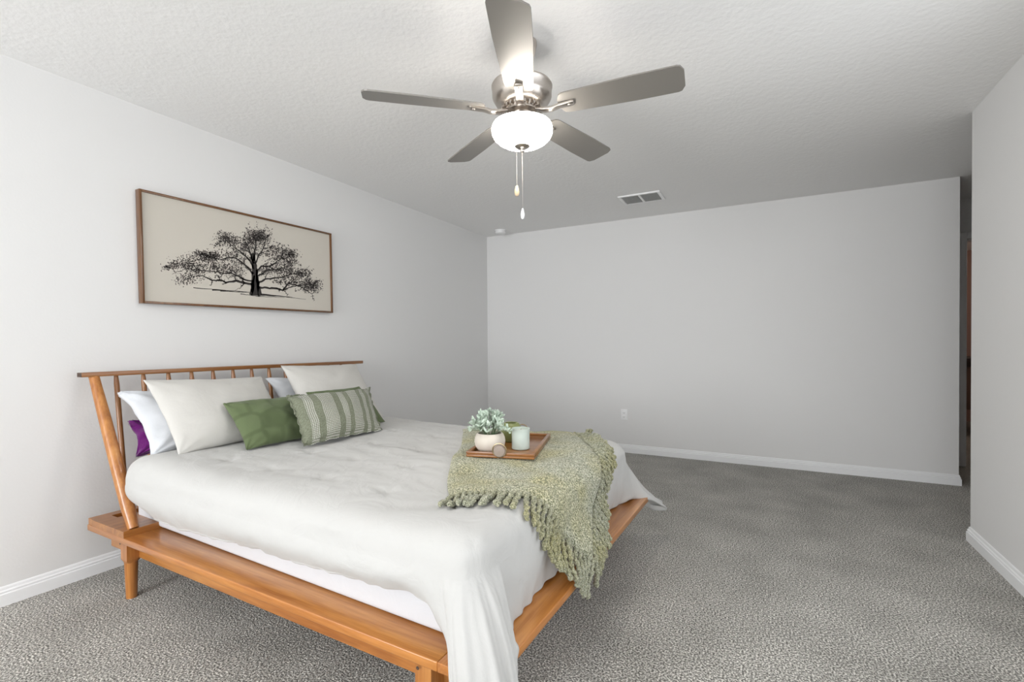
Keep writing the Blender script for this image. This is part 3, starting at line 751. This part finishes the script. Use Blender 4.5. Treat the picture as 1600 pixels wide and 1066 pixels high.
for k in range(30):      # near short side
    a = (k+.5)/30; U, V = tq(a, 1.0)
    an = math.radians(-82+random.uniform(-9, 9)+(10 if k < 9 else 0))
    ln = random.uniform(.115, .135)+(.02 if a > .6 else 0)
    strand(U, V+.01, math.cos(an), math.sin(an), ln, random.uniform(.0085, .0105)).build('fringe_strand', M_YARN, throw, smooth=True)
for k in range(42):      # long foot side
    b = (k+.5)/42; U, V = tq(1.0, b)
    an = math.radians(52+random.uniform(-9, 9)-45*b)
    ln = random.uniform(.105, .125)+(.01 if b > .75 else 0)
    strand(U-.01, V, math.cos(an), math.sin(an), ln, random.uniform(.0085, .0105), .6).build('fringe_strand', M_YARN, throw, smooth=True)
# ------------------------------------------------------------------ tray and what stands on it
TP = Vector((1.63, .765)); tr_c = Vector((1.712, 1.045))
ta = math.atan2(.087, .296)
ZY = max(snap(tr_c.x+dx, tr_c.y+dy, .0).z for dx in (-.15, 0, .15) for dy in (-.2, 0, .2))+.022
tray = empty('serving_tray', wor(tr_c.x, tr_c.y, ZY), TH+ta)
tag(tray, 'rectangular dark wooden tray with ring handles resting on the green throw', 'tray')
hw, hl = .155, .25
MB().box(-hw+.008, -hl+.008, 0, hw-.008, hl-.008, .009).build('tray_bottom', W_TRAY, tray, bevel=.001)
rm = MB()
for (a, b, c, d) in ((-hw, -hl, hw, -hl+.016), (-hw, hl-.016, hw, hl), (-hw, -hl+.016, -hw+.016, hl-.016), (hw-.016, -hl+.016, hw, hl-.016)):
    rm.box(a, b, .002, c, d, .011).box(a+.002, b+.002, .011, c-.002, d-.002, .014).box(a, b, .014, c, d, .025)
rm.build('tray_rim', W_TRAY, tray, bevel=.0012)
def torus(R, rr, M, n=40, m=8):
    rows = []
    for i in range(n):
        a = 2*PI*i/n; rows.append([M @ Vector(((R+rr*math.cos(2*PI*k/m))*math.cos(a), rr*math.sin(2*PI*k/m), (R+rr*math.cos(2*PI*k/m))*math.sin(a))) for k in range(m)])
    rows.append(rows[0]); return MB().grid(rows, closed=True)
for s in (-1, 1):
    torus(.031, .0028, Matrix.Translation((0, s*(hl+.004), .037)) @ Matrix.Rotation(-s*.12, 4, 'X')).build('ring_handle', M_BRASS, tray, smooth=True)
MB().lathe([(.001, -.004), (.024, -.002), (.028, .004), (.024, .010), (.001, .012)], n=28).build('handle_plate', plain('taupe_knob', (.30, .24, .20), .5), tray).matrix_local = Matrix.Translation((0, -hl-.001, .034)) @ Matrix.Rotation(PI/2, 4, 'X')
ZI = ZY+.0095
def tl(x, y): q = Matrix.Rotation(ta, 2) @ Vector((x, y)); return wor(tr_c.x+q.x, tr_c.y+q.y, ZI)
def inv(U, V): return Matrix.Rotation(-ta, 2) @ (Vector((U, V))-tr_c)
pp = inv(1.683, .885)
pot = empty('potted_plant', tl(*pp))
tag(pot, 'small plant with pale mint leaves in a round cream pot on the wooden tray', 'potted plant')
MB().lathe([(.001, 0), (.045, 0), (.056, .006), (.068, .025), (.072, .045), (.070, .062), (.063, .078), (.057, .084), (.053, .082), (.060, .066), (.05, .058), (.001, .058)], n=44).build('pot', M_POT, pot, smooth=True)
MB().lathe([(.056, .066), (.03, .072), (.001, .074)], n=24).build('soil', M_STEM, pot, smooth=True)
st = MB(); lf = MB()
def leaf(c, d, L_, W_):
    d = d.normalized(); s_ = d.cross(Vector((random.uniform(-1, 1), random.uniform(-1, 1), random.uniform(.2, 1)))).normalized(); n_ = s_.cross(d)
    b = len(lf.v); rws = [(0, .12), (.25, .75), (.55, 1), (.82, .7), (1, .08)]
    for t, ww in rws:
        p = c+d*L_*t+n_*(.25*L_*t*t)
        lf.v += [tuple(p-s_*W_*ww/2+n_*W_*.12*ww), tuple(p), tuple(p+s_*W_*ww/2+n_*W_*.12*ww)]
    for i in range(4):
        for k in range(2): a = b+i*3+k; lf.f.append((a, a+1, a+4, a+3))
for k in range(46):
    a = random.uniform(0, 2*PI); el = random.uniform(.25, 1.0)**.8
    out = .125*(1.15-el)*random.uniform(.75, 1.15)+.012; hgt = .155*el*random.uniform(.8, 1.1)
    p0 = Vector((.02*math.cos(a), .02*math.sin(a), .072)); p2 = Vector((out*math.cos(a), out*math.sin(a), .062+hgt*.72)); p1 = (p0+p2)/2+Vector((0, 0, .03))
    P = [p0*(1-t)**2+p1*2*t*(1-t)+p2*t*t for t in (0, .25, .5, .75, 1)]
    st.tube(P, .0013, n=5)
    for t in (.38, .56, .72, .86, 1):
        c = p0*(1-t)**2+p1*2*t*(1-t)+p2*t*t; tg = (p2-p0).normalized()
        for q in range(2 if t < 1 else 3):
            v = Vector((random.uniform(-1, 1), random.uniform(-1, 1), random.uniform(-.4, 1))).normalized()
            leaf(c, v*.8+tg*.7, random.uniform(.019, .031), random.uniform(.009, .014))
st.build('stems', M_STEM, pot); lo = lf.build('foliage', M_LEAF, pot, smooth=True)
cp = inv(1.792, .985)
cd = empty('candle_jar', tl(*cp))
tag(cd, 'pale mint candle in a straight glass jar on the wooden tray', 'candle')
MB().lathe([(.001, 0), (.038, 0), (.0425, .004), (.0425, .090), (.0432, .094), (.0432, .098), (.040, .098), (.039, .085), (.001, .085)], n=40).build('jar', M_MINT, cd, smooth=True)
MB().lathe([(.001, .086), (.0385, .086), (.0385, .0835)], n=32).build('wax', M_WAX, cd)
MB().tube([(0, 0, .085), (.001, 0, .092), (.003, 0, .096)], .001, n=6).build('wick', M_DARK, cd)
gp = inv(1.665, 1.12)
gv = empty('olive_vase', tl(*gp))
tag(gv, 'small rounded olive green jar on the tray behind the plant and candle', 'jar')
MB().lathe([(.001, 0), (.035, 0), (.046, .010), (.052, .035), (.052, .065), (.047, .085), (.036, .095), (.030, .096), (.028, .092), (.04, .08), (.044, .05), (.001, .04)], n=36).build('jar_body', M_OLIVE, gv, smooth=True)
# ------------------------------------------------------------------ furniture in the room beyond
rl_ = bpy.data.lights.new('far_room_fill', 'POINT'); rl_.energy = 7; rl_.color = (1, .82, .68); rl_.shadow_soft_size = .15  # added fill light to brighten the far room, no fixture there
ro_ = bpy.data.objects.new('far_room_fill', rl_); C.objects.link(ro_); ro_.location = (5.6, 2.4, 2.2)
ch = empty('chest', (5.02, 3.0, 0))
tag(ch, 'dark brown low chest seen through the far doorway', 'chest')
MB().box(-.30, -.35, .32, .5, .35, .84).build('body', plain('brown_chest', (.20, .12, .09), .6), ch, bevel=.01)
MB().box(-.33, -.38, .84, .53, .38, .95).build('chest_top', plain('dark_chest_top', (.04, .025, .02), .5), ch, bevel=.01)
for x in (-.26, .46):
    for y in (-.3, .3): MB().box(x-.03, y-.03, 0, x+.03, y+.03, .32).build('leg', M_END, ch)
